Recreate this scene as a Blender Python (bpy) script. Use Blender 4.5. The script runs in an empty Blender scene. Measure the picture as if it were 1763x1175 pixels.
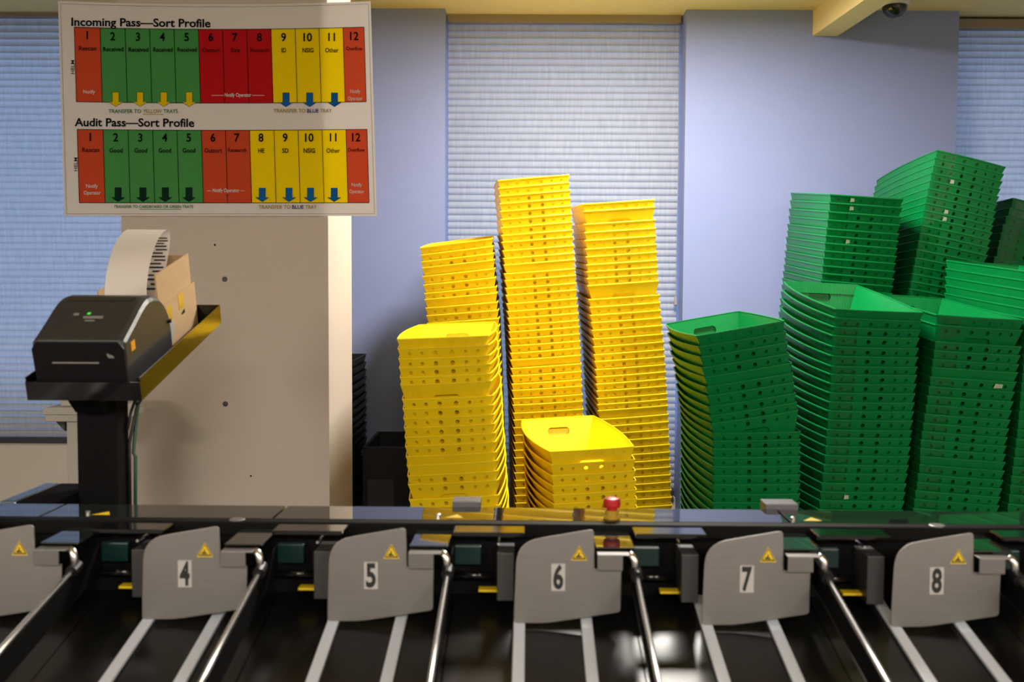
import bpy, bmesh, math, random
from mathutils import Vector, Matrix, Euler
from mathutils.geometry import delaunay_2d_cdt

random.seed(11)
S = bpy.context.scene
C = S.collection
R = math.radians
W_PX, H_PX = 1763, 1175
LENS, SENSOR = 35.0, 36.0
F = LENS / SENSOR * W_PX
CAM_H = 1.5
CAM_ROT = Matrix.Rotation(R(87.0), 3, 'X') @ Matrix.Rotation(R(0.25), 3, 'Z')
CAM_LOC = Vector((0, 0, CAM_H))


def P(px, py, Y):
    """the point of the room at distance Y that lies at that spot of the photograph"""
    d = CAM_ROT @ Vector(((px - W_PX / 2) / F, -(py - H_PX / 2) / F, -1.0))
    return CAM_LOC + d * (Y / d.y)


# ------------------------------------------------------------------ materials
def nodes(name):
    m = bpy.data.materials.new(name)
    m.use_nodes = True
    nt = m.node_tree
    nt.nodes.clear()
    out = nt.nodes.new('ShaderNodeOutputMaterial')
    return m, nt, out


def mat(name, col, rough=0.5, metal=0.0, spec=0.5, bump=0.0, bscale=60.0, vary=0.0, vscale=8.0, stretch=(1, 1, 1),
        emit=None, estr=0.0, coat=0.0, trans=0.0, transcol=None):
    m, nt, out = nodes(name)
    p = nt.nodes.new('ShaderNodeBsdfPrincipled')
    p.inputs['Base Color'].default_value = (*col, 1)
    p.inputs['Roughness'].default_value = rough
    p.inputs['Metallic'].default_value = metal
    p.inputs['Specular IOR Level'].default_value = spec
    p.inputs['Coat Weight'].default_value = coat
    if emit:
        p.inputs['Emission Color'].default_value = (*emit, 1)
        p.inputs['Emission Strength'].default_value = estr
    tc = mp = None
    if bump or vary:
        tc = nt.nodes.new('ShaderNodeTexCoord')
        mp = nt.nodes.new('ShaderNodeMapping')
        mp.inputs['Scale'].default_value = stretch
        nt.links.new(tc.outputs['Object'], mp.inputs['Vector'])
    if vary:
        n = nt.nodes.new('ShaderNodeTexNoise')
        n.inputs['Scale'].default_value = vscale
        n.inputs['Detail'].default_value = 5
        nt.links.new(mp.outputs[0], n.inputs['Vector'])
        mx = nt.nodes.new('ShaderNodeMix')
        mx.data_type = 'RGBA'
        mx.inputs[6].default_value = (*[c * (1 - vary) for c in col], 1)
        mx.inputs[7].default_value = (*[min(1, c * (1 + vary)) for c in col], 1)
        nt.links.new(n.outputs[0], mx.inputs[0])
        nt.links.new(mx.outputs[2], p.inputs['Base Color'])
    if bump:
        n2 = nt.nodes.new('ShaderNodeTexNoise')
        n2.inputs['Scale'].default_value = bscale
        n2.inputs['Detail'].default_value = 3
        nt.links.new(mp.outputs[0], n2.inputs['Vector'])
        b = nt.nodes.new('ShaderNodeBump')
        b.inputs['Strength'].default_value = bump
        b.inputs['Distance'].default_value = 0.002
        nt.links.new(n2.outputs[0], b.inputs['Height'])
        nt.links.new(b.outputs[0], p.inputs['Normal'])
    last = p.outputs[0]
    if trans:
        t = nt.nodes.new('ShaderNodeBsdfTranslucent')
        t.inputs['Color'].default_value = (*(transcol or col), 1)
        ms = nt.nodes.new('ShaderNodeMixShader')
        ms.inputs[0].default_value = trans
        nt.links.new(p.outputs[0], ms.inputs[1])
        nt.links.new(t.outputs[0], ms.inputs[2])
        last = ms.outputs[0]
    nt.links.new(last, out.inputs[0])
    return m


def corrugated(name, col, trans, rough, spec=0.45):
    """fluted plastic sheet: fine ribs, faint wear"""
    m, nt, out = nodes(name)
    p = nt.nodes.new('ShaderNodeBsdfPrincipled')
    p.inputs['Roughness'].default_value = rough
    p.inputs['Specular IOR Level'].default_value = spec
    tc = nt.nodes.new('ShaderNodeTexCoord')
    info = nt.nodes.new('ShaderNodeObjectInfo')
    n = nt.nodes.new('ShaderNodeTexNoise')
    n.inputs['Scale'].default_value = 14
    n.inputs['Detail'].default_value = 6
    nt.links.new(tc.outputs['Object'], n.inputs['Vector'])
    add = nt.nodes.new('ShaderNodeMath')
    add.operation = 'MULTIPLY_ADD'
    add.inputs[1].default_value = 0.35
    nt.links.new(info.outputs['Random'], add.inputs[0])
    nt.links.new(n.outputs[0], add.inputs[2])
    mx = nt.nodes.new('ShaderNodeMix')
    mx.data_type = 'RGBA'
    mx.inputs[6].default_value = (*[c * 0.84 for c in col], 1)
    mx.inputs[7].default_value = (*[min(1, c * 1.1) for c in col], 1)
    nt.links.new(add.outputs[0], mx.inputs[0])
    nt.links.new(mx.outputs[2], p.inputs['Base Color'])
    wv = nt.nodes.new('ShaderNodeTexWave')
    wv.bands_direction = 'DIAGONAL'
    wv.inputs['Scale'].default_value = 60
    wv.inputs['Distortion'].default_value = 0.6
    mp = nt.nodes.new('ShaderNodeMapping')
    mp.inputs['Scale'].default_value = (1.0, 1.0, 0.02)
    nt.links.new(tc.outputs['Object'], mp.inputs['Vector'])
    nt.links.new(mp.outputs[0], wv.inputs['Vector'])
    b = nt.nodes.new('ShaderNodeBump')
    b.inputs['Strength'].default_value = 0.12
    b.inputs['Distance'].default_value = 0.001
    nt.links.new(wv.outputs[1], b.inputs['Height'])
    nt.links.new(b.outputs[0], p.inputs['Normal'])
    t = nt.nodes.new('ShaderNodeBsdfTranslucent')
    nt.links.new(mx.outputs[2], t.inputs['Color'])
    ms = nt.nodes.new('ShaderNodeMixShader')
    ms.inputs[0].default_value = trans
    nt.links.new(p.outputs[0], ms.inputs[1])
    nt.links.new(t.outputs[0], ms.inputs[2])
    nt.links.new(ms.outputs[0], out.inputs[0])
    return m


def shade_fabric(name):
    m, nt, out = nodes(name)
    tc = nt.nodes.new('ShaderNodeTexCoord')
    mp = nt.nodes.new('ShaderNodeMapping')
    mp.inputs['Scale'].default_value = (90, 1, 9)
    nt.links.new(tc.outputs['Object'], mp.inputs['Vector'])
    n = nt.nodes.new('ShaderNodeTexNoise')
    n.inputs['Scale'].default_value = 1.0
    n.inputs['Detail'].default_value = 4
    nt.links.new(mp.outputs[0], n.inputs['Vector'])
    mx = nt.nodes.new('ShaderNodeMix')
    mx.data_type = 'RGBA'
    mx.inputs[6].default_value = (0.55, 0.55, 0.54, 1)
    mx.inputs[7].default_value = (0.86, 0.86, 0.84, 1)
    nt.links.new(n.outputs[0], mx.inputs[0])
    d = nt.nodes.new('ShaderNodeBsdfDiffuse')
    t = nt.nodes.new('ShaderNodeBsdfTranslucent')
    nt.links.new(mx.outputs[2], t.inputs['Color'])
    ms = nt.nodes.new('ShaderNodeMixShader')
    ms.inputs[0].default_value = 0.45
    dm = nt.nodes.new('ShaderNodeMix')
    dm.data_type = 'RGBA'
    dm.blend_type = 'MULTIPLY'
    dm.inputs[0].default_value = 1.0
    dm.inputs[7].default_value = (0.66, 0.66, 0.68, 1)
    nt.links.new(mx.outputs[2], dm.inputs[6])
    nt.links.new(dm.outputs[2], d.inputs['Color'])
    nt.links.new(d.outputs[0], ms.inputs[1])
    nt.links.new(t.outputs[0], ms.inputs[2])
    nt.links.new(ms.outputs[0], out.inputs[0])
    return m


def clear_glass(name, tint=(1, 1, 1), fac=0.08):
    m, nt, out = nodes(name)
    t = nt.nodes.new('ShaderNodeBsdfTransparent')
    t.inputs['Color'].default_value = (*tint, 1)
    g = nt.nodes.new('ShaderNodeBsdfGlossy')
    g.inputs['Roughness'].default_value = 0.05
    ms = nt.nodes.new('ShaderNodeMixShader')
    ms.inputs[0].default_value = fac
    nt.links.new(t.outputs[0], ms.inputs[1])
    nt.links.new(g.outputs[0], ms.inputs[2])
    nt.links.new(ms.outputs[0], out.inputs[0])
    return m


M = {}
M['yellow'] = corrugated('yellow_corrugated', (0.96, 0.68, 0.004), 0.06, 0.38)
M['green'] = corrugated('green_corrugated', (0.001, 0.185, 0.042), 0.10, 0.36, 0.28)
M['black_tray'] = corrugated('black_corrugated', (0.010, 0.010, 0.011), 0.0, 0.4)
M['sleeve'] = clear_glass('clear_sleeve', (0.74, 0.92, 0.82), 0.06)
M['residue'] = mat('sticker_residue', (0.42, 0.48, 0.38), 0.7, vary=0.3, vscale=90)
M['blue_wall'] = mat('periwinkle_paint', (0.26, 0.31, 0.55), 0.6, spec=0.3, bump=0.15, bscale=220, vary=0.03)
M['cream_wall'] = mat('cream_paint', (0.60, 0.545, 0.48), 0.65, spec=0.3, bump=0.12, bscale=260, vary=0.03, vscale=3)
M['pillar'] = mat('pillar_paint', (0.50, 0.445, 0.395), 0.65, spec=0.25, bump=0.25, bscale=260, vary=0.05, vscale=4)
M['ceiling'] = mat('ceiling_paint', (0.88, 0.74, 0.35), 0.8, spec=0.2)
M['floor'] = mat('grey_carpet_tile', (0.10, 0.10, 0.11), 0.9, bump=0.4, bscale=300, vary=0.2)
M['plinth'] = mat('dark_plinth', (0.03, 0.03, 0.03), 0.8)
M['fabric'] = shade_fabric('cellular_fabric')
M['rail'] = mat('taupe_rail', (0.30, 0.25, 0.18), 0.45)
M['railcap'] = mat('rail_slot', (0.03, 0.03, 0.035), 0.5)
M['cord'] = mat('grey_cord', (0.25, 0.25, 0.25), 0.7)
M['winframe'] = mat('window_frame_white', (0.6, 0.6, 0.6), 0.4)
M['glass'] = clear_glass('window_glass')
M['black_gloss'] = mat('black_gloss_paint', (0.004, 0.004, 0.005), 0.10, spec=0.6)
M['black_plastic'] = mat('black_plastic', (0.006, 0.006, 0.007), 0.4)
M['black_matt'] = mat('black_matt', (0.004, 0.004, 0.0045), 0.7, spec=0.08, bump=0.2, bscale=400)
M['acrylic'] = mat('smoked_acrylic', (0.012, 0.014, 0.014), 0.03, spec=0.7)
M['acrylic2'] = mat('blackened_bar', (0.004, 0.004, 0.004), 0.6, spec=0.1)
M['pocket'] = mat('black_slide', (0.004, 0.004, 0.004), 0.27, spec=0.4)
M['steel'] = mat('brushed_steel', (0.25, 0.243, 0.237), 0.42, metal=0.75, bump=0.12, bscale=30, vary=0.12, vscale=14, stretch=(1, 1, 30))
M['flange'] = mat('dull_steel', (0.17, 0.165, 0.16), 0.55, metal=0.6, vary=0.1)
M['chrome'] = mat('chrome', (0.85, 0.83, 0.80), 0.27, metal=1.0)
M['dark_steel'] = mat('dark_steel', (0.05, 0.05, 0.05), 0.45, metal=0.5, vary=0.2)
M['white_strip'] = mat('white_nylon', (0.60, 0.65, 0.76), 0.4)
M['sticker_white'] = mat('white_sticker', (0.42, 0.41, 0.40), 0.5)
M['ink'] = mat('black_ink', (0.01, 0.01, 0.01), 0.5)
M['warn'] = mat('warning_yellow', (0.75, 0.52, 0.01), 0.45)
M['teal'] = mat('teal_belt', (0.002, 0.022, 0.021), 0.3)
M['red'] = mat('red_button', (0.44, 0.015, 0.015), 0.4)
M['yellowbase'] = mat('yellow_base', (0.38, 0.25, 0.02), 0.4)
M['grey_block'] = mat('grey_block', (0.11, 0.11, 0.125), 0.4)
M['printer'] = mat('charcoal_plastic', (0.024, 0.025, 0.027), 0.42, bump=0.1, bscale=500)
M['printer_black'] = mat('printer_front_black', (0.005, 0.005, 0.006), 0.45, spec=0.15)
M['grey_mark'] = mat('grey_marking', (0.22, 0.21, 0.2), 0.5)
M['led'] = mat('green_led', (0.05, 0.5, 0.05), 0.4, emit=(0.1, 0.9, 0.08), estr=0.5)
M['orange'] = mat('orange_sticker', (0.80, 0.34, 0.01), 0.5)
M['card'] = mat('cardboard', (0.50, 0.33, 0.17), 0.8, bump=0.15, bscale=150, vary=0.08, vscale=20, stretch=(1, 1, 4))
M['patch'] = mat('amber_patch', (0.62, 0.40, 0.06), 0.25)
M['label_paper'] = mat('label_paper', (0.74, 0.70, 0.67), 0.6, trans=0.15)
M['cable_green'] = mat('green_cable', (0.01, 0.09, 0.06), 0.4)
M['cable_black'] = mat('black_cable', (0.012, 0.012, 0.012), 0.4)
M['pedestal'] = mat('pedestal_grey', (0.40, 0.385, 0.35), 0.5, vary=0.04)
M['hood_mesh'] = mat('perforated_black', (0.006, 0.006, 0.007), 0.9, spec=0.08, bump=0.6, bscale=500)
M['hood_trim'] = mat('blue_grey_trim', (0.10, 0.13, 0.19), 0.25, metal=0.4)
M['dome'] = mat('smoked_dome', (0.02, 0.018, 0.012), 0.04, spec=0.8)
M['dome_base'] = mat('dome_base', (0.72, 0.70, 0.66), 0.4)
M['diffuser'] = mat('lamp_diffuser', (0.8, 0.8, 0.8), 0.5, emit=(1.0, 0.94, 0.86), estr=98.0)
M['diffuser_fill'] = mat('added_fill_diffuser', (0.8, 0.8, 0.8), 0.5, emit=(1.0, 0.90, 0.80), estr=42.0)  # glow of the added fill lights
M['lamp_frame'] = mat('lamp_frame', (0.7, 0.7, 0.7), 0.4)


def ink(name, col):
    return mat(name, col, 0.8, spec=0.06, trans=0.12)


M['paper'] = ink('poster_paper', (0.69, 0.67, 0.67))
M['p_red'] = ink('poster_orange_red', (0.54, 0.065, 0.024))
M['p_deep'] = ink('poster_deep_red', (0.46, 0.008, 0.012))
M['p_green'] = ink('poster_green', (0.06, 0.27, 0.07))
M['p_yellow'] = ink('poster_yellow', (0.84, 0.63, 0.002))
M['p_black'] = mat('poster_black', (0.006, 0.006, 0.008), 0.8, spec=0.05)
M['p_white'] = mat('poster_white', (0.62, 0.58, 0.55), 0.8, spec=0.05)
M['p_dkred'] = mat('poster_dark_red_text', (0.07, 0.008, 0.006), 0.8, spec=0.05)
M['p_tgreen'] = mat('poster_green_text', (0.03, 0.16, 0.08), 0.8, spec=0.05)
M['p_gold'] = mat('poster_gold_text', (0.36, 0.24, 0.03), 0.8, spec=0.05)
M['p_navy'] = mat('poster_navy_text', (0.005, 0.012, 0.13), 0.8, spec=0.05)
M['p_blue'] = mat('poster_blue_arrow', (0.008, 0.10, 0.32), 0.8, spec=0.05)
M['p_arrow'] = mat('poster_yellow_arrow', (0.62, 0.44, 0.002), 0.8, spec=0.05)
M['p_dark'] = mat('poster_dark_arrow', (0.004, 0.022, 0.014), 0.8, spec=0.05)
M['p_line'] = mat('poster_grey_line', (0.25, 0.22, 0.21), 0.8, spec=0.05)


# ------------------------------------------------------------------ mesh helpers
class MB:
    """collects shapes into one mesh"""

    def __init__(s):
        s.v, s.f, s.mi, s.mats = [], [], [], []

    def slot(s, m):
        if m not in s.mats:
            s.mats.append(m)
        return s.mats.index(m)

    def add(s, verts, faces, m='_'):
        k = s.slot(m)
        b = len(s.v)
        s.v += [Vector(p) for p in verts]
        for f in faces:
            s.f.append([b + i for i in f])
            s.mi.append(k)
        return s

    def box(s, lo, hi, m='_', T=None):
        x0, y0, z0 = lo
        x1, y1, z1 = hi
        v = [Vector(p) for p in ((x0, y0, z0), (x1, y0, z0), (x1, y1, z0), (x0, y1, z0), (x0, y0, z1), (x1, y0, z1), (x1, y1, z1), (x0, y1, z1))]
        if T is not None:
            v = [T @ p for p in v]
        return s.add(v, [(0, 3, 2, 1), (4, 5, 6, 7), (0, 1, 5, 4), (1, 2, 6, 5), (2, 3, 7, 6), (3, 0, 4, 7)], m)

    def prism(s, pts, ext, m='_'):
        """closed outline (3D points) swept along ext"""
        pts = [Vector(p) for p in pts]
        ext = Vector(ext)
        n = len(pts)
        v = pts + [p + ext for p in pts]
        nrm = Vector((0, 0, 0))
        for i in range(n):
            nrm += pts[i].cross(pts[(i + 1) % n])
        fl = nrm.dot(ext) > 0
        a, b = list(range(n)), list(range(n, 2 * n))
        side = [(i, (i + 1) % n, n + (i + 1) % n, n + i) for i in range(n)]
        if fl:
            return s.add(v, [a[::-1], b] + side, m)
        return s.add(v, [a, b[::-1]] + [q[::-1] for q in side], m)

    def tube(s, path, r, m='_', n=10, cap=True):
        path = [Vector(p) for p in path]
        rings = []
        up0 = None
        for i, p in enumerate(path):
            t = (path[min(i + 1, len(path) - 1)] - path[max(i - 1, 0)]).normalized()
            if up0 is None:
                up0 = Vector((0, 0, 1)) if abs(t.z) < 0.9 else Vector((1, 0, 0))
            a = t.cross(up0).normalized()
            b = a.cross(t).normalized()
            up0 = b
            rr = r[i] if isinstance(r, (list, tuple)) else r
            rings.append([p + a * math.cos(k * 2 * math.pi / n) * rr + b * math.sin(k * 2 * math.pi / n) * rr for k in range(n)])
        v = [q for ring in rings for q in ring]
        f = []
        for i in range(len(rings) - 1):
            for k in range(n):
                k2 = (k + 1) % n
                f.append((i * n + k, (i + 1) * n + k, (i + 1) * n + k2, i * n + k2))
        if cap:
            f.append(list(range(n)))
            f.append([(len(rings) - 1) * n + k for k in range(n)][::-1])
        return s.add(v, f, m)

    def lathe(s, prof, cen, m='_', n=24, axis='Z'):
        cen = Vector(cen)
        v, f = [], []
        for (r, h) in prof:
            for k in range(n):
                a = 2 * math.pi * k / n
                p = Vector((r * math.cos(a), r * math.sin(a), h))
                if axis == 'Y':
                    p = Vector((p.x, -p.z, p.y))
                v.append(cen + p)
        for i in range(len(prof) - 1):
            for k in range(n):
                k2 = (k + 1) % n
                f.append((i * n + k, i * n + k2, (i + 1) * n + k2, (i + 1) * n + k))
        f.append([k for k in range(n)][::-1])
        f.append([(len(prof) - 1) * n + k for k in range(n)])
        return s.add(v, f, m)

    def build(s, name, material=None, parent=None, bevel=0.0, smooth=False, origin=None, fix=True, T=None):
        me = bpy.data.meshes.new(name)
        o0 = Vector(origin) if origin is not None else Vector((0, 0, 0))
        vv = [(T @ p if T is not None else p) - o0 for p in s.v]
        me.from_pydata([tuple(p) for p in vv], [], s.f)
        for m in s.mats:
            me.materials.append(M[material if m == '_' else m])
        for p, k in zip(me.polygons, s.mi):
            p.material_index = k
            p.use_smooth = smooth
        if fix:
            bm = bmesh.new()
            bm.from_mesh(me)
            bmesh.ops.recalc_face_normals(bm, faces=bm.faces)
            bm.to_mesh(me)
            bm.free()
        me.update()
        o = bpy.data.objects.new(name, me)
        o.location = o0
        C.objects.link(o)
        if parent is not None:
            o.parent = parent
            o.location = o0
        if bevel:
            b = o.modifiers.new('bevel', 'BEVEL')
            b.width = bevel
            b.segments = 2
            b.limit_method = 'ANGLE'
            b.angle_limit = R(40)
        return o


def tag(o, label, cat, group=None):
    o['label'] = label
    o['category'] = cat
    if group:
        o['group'] = group
    return o


def structure(o):
    o['kind'] = 'structure'
    return o


def empty(name, loc=(0, 0, 0), rot=None):
    o = bpy.data.objects.new(name, None)
    C.objects.link(o)
    o.location = loc
    if rot is not None:
        o.rotation_euler = rot
    o.empty_display_size = 0.05
    return o


_txt = {}


def text_geo(s, bold=0.0):
    """outline of a line of lettering: vertices, faces, its box"""
    k = (s, bold)
    if k in _txt:
        return _txt[k]
    cu = bpy.data.curves.new('lettering', 'FONT')
    cu.body = s
    cu.offset = bold
    cu.resolution_u = 3
    ob = bpy.data.objects.new('lettering', cu)
    C.objects.link(ob)
    dg = bpy.context.evaluated_depsgraph_get()
    me = bpy.data.meshes.new_from_object(ob.evaluated_get(dg))
    v = [p.co.copy() for p in me.vertices]
    f = [list(p.vertices) for p in me.polygons]
    bpy.data.objects.remove(ob)
    bpy.data.meshes.remove(me)
    bpy.data.curves.remove(cu)
    x0, x1 = min(p.x for p in v), max(p.x for p in v)
    _txt[k] = (v, f, x0, x1)
    return _txt[k]


CAP = max(p.y for p in text_geo('H')[0])      # capital height of the lettering at size 1


# ------------------------------------------------------------------ the room
CEIL = P(1300, 17, 4.6).z
WALL_Y = 4.6
xl_pil0, xl_pil1 = -1.02, P(766, 400, WALL_Y).x
xr_pil0, xr_pil1 = P(1177, 400, WALL_Y).x, P(1647, 200, WALL_Y).x
RX0, RX1, RY0 = -3.6, 3.6, -7.0
sill_z = P(60, 763, 4.72).z
structure(MB().box((RX0, RY0, -0.05), (RX1, 5.2, 0.0)).build('floor', 'floor'))
structure(MB().box((RX0, RY0, CEIL), (RX1, 5.2, CEIL + 0.08)).build('ceiling', 'ceiling'))
structure(MB().box((RX0 - 0.1, RY0, 0), (RX0, 5.2, CEIL)).build('wall_left', 'cream_wall'))
structure(MB().box((RX1, RY0, 0), (RX1 + 0.1, 5.2, CEIL)).build('wall_right', 'cream_wall'))
structure(MB().box((RX0, RY0 - 0.1, 0), (RX1, RY0, CEIL)).build('wall_front', 'cream_wall'))
wb = MB()
wb.box((xl_pil0, WALL_Y, 0), (xl_pil1, 5.0, CEIL))
wb.box((xr_pil0, WALL_Y, 0), (xr_pil1, 5.0, CEIL))
structure(wb.build('wall_back', 'blue_wall'))
wl = MB()
wl.box((RX0, 4.72, 0), (xl_pil0, 5.0, sill_z))
wl.box((xl_pil1, 4.74, 0), (xr_pil0, 5.0, 0.50))
wl.box((xr_pil1, 4.74, 0), (RX1, 5.0, 0.75))
structure(wl.build('wall_below_windows', 'cream_wall'))
# the wall behind the shades: solid below and above each pane
wc = MB()
for (x0, x1) in ((RX0, xl_pil0), (xl_pil1, xr_pil0), (xr_pil1, RX1)):
    zb = (0.93 if x1 < 0 else 0.75)
    wc.box((x0, 4.86, sill_z if x1 < 0 else 0.50), (x1, 5.0, zb + 0.001))
    wc.box((x0, 4.86, CEIL - 0.10), (x1, 5.0, CEIL))
structure(wc.build('wall_window_band', 'cream_wall'))
for k, (x0, x1) in enumerate(((RX0, xl_pil0), (xl_pil1, xr_pil0), (xr_pil1, RX1))):
    zb = 0.93 if x1 < 0 else 0.75
    zt = CEIL - 0.10
    w = MB()
    for (a, b, c, d) in ((x0, x0 + 0.03, zb, zt), (x1 - 0.03, x1, zb, zt), (x0, x1, zb, zb + 0.03), (x0, x1, zt - 0.03, zt)):
        w.box((a, 4.93, c), (b, 4.97, d))
    wo = structure(w.build('window_%d' % (k + 1), 'winframe'))
    MB().box((x0 + 0.03, 4.945, zb + 0.03), (x1 - 0.03, 4.95, zt - 0.03)).build('pane', 'glass', wo)

# pillar in front of the wall
PY0, PY1 = 2.90, 3.32
px0, px1 = P(213, 650, PY0).x, P(566, 600, PY0).x
pil = structure(MB().box((px0, PY0, 0), (px1, PY1, CEIL)).build('pillar', 'pillar'))
for (x, y, r) in ((387, 481, 0.0042), (388, 696, 0.0042), (370, 422, 0.0016), (432, 820, 0.0014)):
    c = P(x, y, PY0)
    b = MB().lathe([(r * 1.9, -0.0002), (r * 1.9, 0.0006), (r, 0.0007), (r, 0.0012)], c, n=14, axis='Y')
    b.build('screw_hole', 'dark_steel' if r > 0.002 else 'black_matt', pil)

# ceiling beam
bm_z = P(1399, 62, WALL_Y).z
bx0 = P(1399, 62, WALL_Y).x
bx1 = P(1442, 62, WALL_Y).x
bq = P(1488, 0, 4.03).x
beam = MB().prism([(bx0, WALL_Y, bm_z), (bx1, WALL_Y, bm_z), (bx1, WALL_Y, CEIL), (bx0, WALL_Y, CEIL)], (0.10, -1.6, 0))
structure(beam.build('ceiling_beam', 'ceiling'))


# cellular shades ---------------------------------------------------
def shade(name, x0, x1, ztop, zbot, pitch, label, cord=None):
    root = empty(name, ((x0 + x1) / 2, 4.72, zbot))
    T = Matrix.Translation(-root.location)
    mb = MB()
    prof = []
    z = ztop
    while z > zbot + 0.002:
        for k in range(6):
            t = k / 6.0
            prof.append((4.735 - 0.011 * math.sin(math.pi * t) ** 0.6, z - t * pitch))
        z -= pitch
    prof.append((4.735, z))
    v, f = [], []
    nx = 3
    for (y, zz) in prof:
        for i in range(nx):
            v.append((x0 + (x1 - x0) * i / (nx - 1), y, zz))
    for i in range(len(prof) - 1):
        for j in range(nx - 1):
            f.append((i * nx + j, (i + 1) * nx + j, (i + 1) * nx + j + 1, i * nx + j + 1))
    mb.add(v, f)
    mb.build('fabric', 'fabric', root, T=T, fix=False)
    h = MB().box((x0, 4.69, ztop), (x1, 4.76, ztop + 0.045))
    hr = h.build('headrail', 'rail', root, T=T, bevel=0.003)
    g = MB().box((x0, 4.70, ztop + 0.045), (x1, 4.76, ztop + 0.062))
    g.build('slot', 'railcap', hr, T=T)
    b = MB().box((x0, 4.712, z - 0.028), (x1, 4.756, z))
    b.build('bottom_rail', 'railcap', root, T=T, bevel=0.003)
    if cord:
        c0, c1 = cord
        t = MB().tube([(c0.x, 4.70, ztop), (c0.x + 0.004, 4.695, (c0.z + c1.z) / 2), (c1.x, 4.695, c1.z)], 0.0018, n=6)
        co = t.build('lift_cord', 'cord', root, T=T)
        MB().lathe([(0.004, 0.0), (0.010, 0.004), (0.008, 0.03), (0.004, 0.045)], (c1.x, 4.695, c1.z - 0.04), n=12).build('tassel', 'cord', co, T=T)
    return tag(root, label, 'blind', 'cellular shades in the windows')


zt_mid = P(900, 39, 4.70).z
shade('cellular_shade', RX0 + 0.01, xl_pil0 - 0.004, P(60, 29, 4.7).z, sill_z + 0.04, 0.0318,
      'bluish cellular shade with dark bottom rail, in the window behind printer and poster')
shade('cellular_shade', xl_pil1 + 0.006, xr_pil0 - 0.008, zt_mid, 0.56, 0.0318,
      'bright grey white cellular shade with a cord, behind the yellow tray stacks',
      (P(1169, 60, 4.7), P(1163, 512, 4.7)))
shade('cellular_shade', xr_pil1 + 0.004, RX1 - 0.01, P(1700, 50, 4.7).z, 0.80, 0.0318,
      'dim blue cellular shade behind the tallest leaning green stack')

# security dome -------------------------------------------------------
dc = P(1541, -22, 4.40)
dz = CEIL - 0.001
dome = empty('dome_camera', (dc.x, 4.40, dz))
MB().lathe([(0.062, 0), (0.062, -0.028), (0.055, -0.036)], (0, 0, 0), n=32).build('base', 'dome_base', dome, smooth=False)
pr = [(0.052 * math.cos(a), -0.034 - 0.052 * math.sin(a)) for a in [i * math.pi / 2 / 8 for i in range(9)]]
pr[-1] = (0.001, pr[-1][1])
MB().lathe(pr, (0, 0, 0), n=32).build('dome', 'dome', dome, smooth=True)
tag(dome, 'black glossy security camera dome on the ceiling beside the beam', 'camera')


# ceiling lights -------------------------------------------------------
def troffer(x, y, sx, sy, m, label):
    r = empty('ceiling_light', (x, y, CEIL - 0.002))
    fr = MB()
    t = 0.03
    for (a, b, c, d) in ((-sx, sx, -sy, -sy + t), (-sx, sx, sy - t, sy), (-sx, -sx + t, -sy + t, sy - t), (sx - t, sx, -sy + t, sy - t)):
        fr.box((a, c, -0.02), (b, d, 0))
    fr.build('frame', 'lamp_frame', r)
    MB().add([(-sx + t, -sy + t, -0.012), (sx - t, -sy + t, -0.012), (sx - t, sy - t, -0.012), (-sx + t, sy - t, -0.012)], [(3, 2, 1, 0)]).build('diffuser', m, r, fix=False)
    return tag(r, label, 'light', 'square ceiling lights')


troffer(0.50, 3.38, 0.31, 0.31, 'diffuser', 'bright square ceiling light above the yellow tray stacks')
for (x, wh) in ((-2.6, 'beyond the window side'), (0.3, 'over the operator'), (2.4, 'over the far end of the machine')):  # unseen lights added behind the camera as general fill
    troffer(x, -2.6, 0.62, 0.62, 'diffuser_fill', 'unseen added ceiling fill light %s' % wh)

# ------------------------------------------------------------------ mail trays
WT, WB, LT, LB, TH = 0.135, 0.1065, 0.300, 0.272, 0.118
THK = 0.0022


def lerp(a, b, t):
    return a + (b - a) * t


def rim_strip(path, normals):
    """folded rim along the top edge: a bead slightly proud of the wall"""
    v, f = [], []
    for p, n in zip(path, normals):
        p, n = Vector(p), Vector(n)
        for (o, z) in ((0.0007, -0.0034), (0.0009, 0.0), (0.0002, 0.0014), (-0.0028, 0.0014), (-0.0034, 0.0), (-0.0030, -0.0034)):
            v.append(p + n * o + Vector((0, 0, z)))
    for i in range(len(path) - 1):
        for k in range(6):
            k2 = (k + 1) % 6
            f.append((i * 6 + k, i * 6 + k2, i * 6 + 6 + k2, i * 6 + 6 + k))
    f.append(tuple(range(6)))
    f.append(tuple((len(path) - 1) * 6 + k for k in range(6)))
    return v, f


def solid(me_name, verts, faces, material, rims=()):
    """thicken a sheet inwards and store it as a mesh"""
    me = bpy.data.meshes.new(me_name)
    me.from_pydata([tuple(v) for v in verts], [], faces)
    me.materials.append(M[material])
    ob = bpy.data.objects.new('sheet', me)
    C.objects.link(ob)
    sm = ob.modifiers.new('s', 'SOLIDIFY')
    sm.thickness = THK
    sm.offset = -1
    dg = bpy.context.evaluated_depsgraph_get()
    res = bpy.data.meshes.new_from_object(ob.evaluated_get(dg))
    res.name = me_name
    bpy.data.objects.remove(ob)
    bpy.data.meshes.remove(me)
    if rims:
        bm = bmesh.new()
        bm.from_mesh(res)
        for (v, f) in rims:
            vs = [bm.verts.new(p) for p in v]
            new = [bm.faces.new([vs[i] for i in q]) for q in f]
            bmesh.ops.recalc_face_normals(bm, faces=new)
        bm.to_mesh(res)
        bm.free()
    return res


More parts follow.
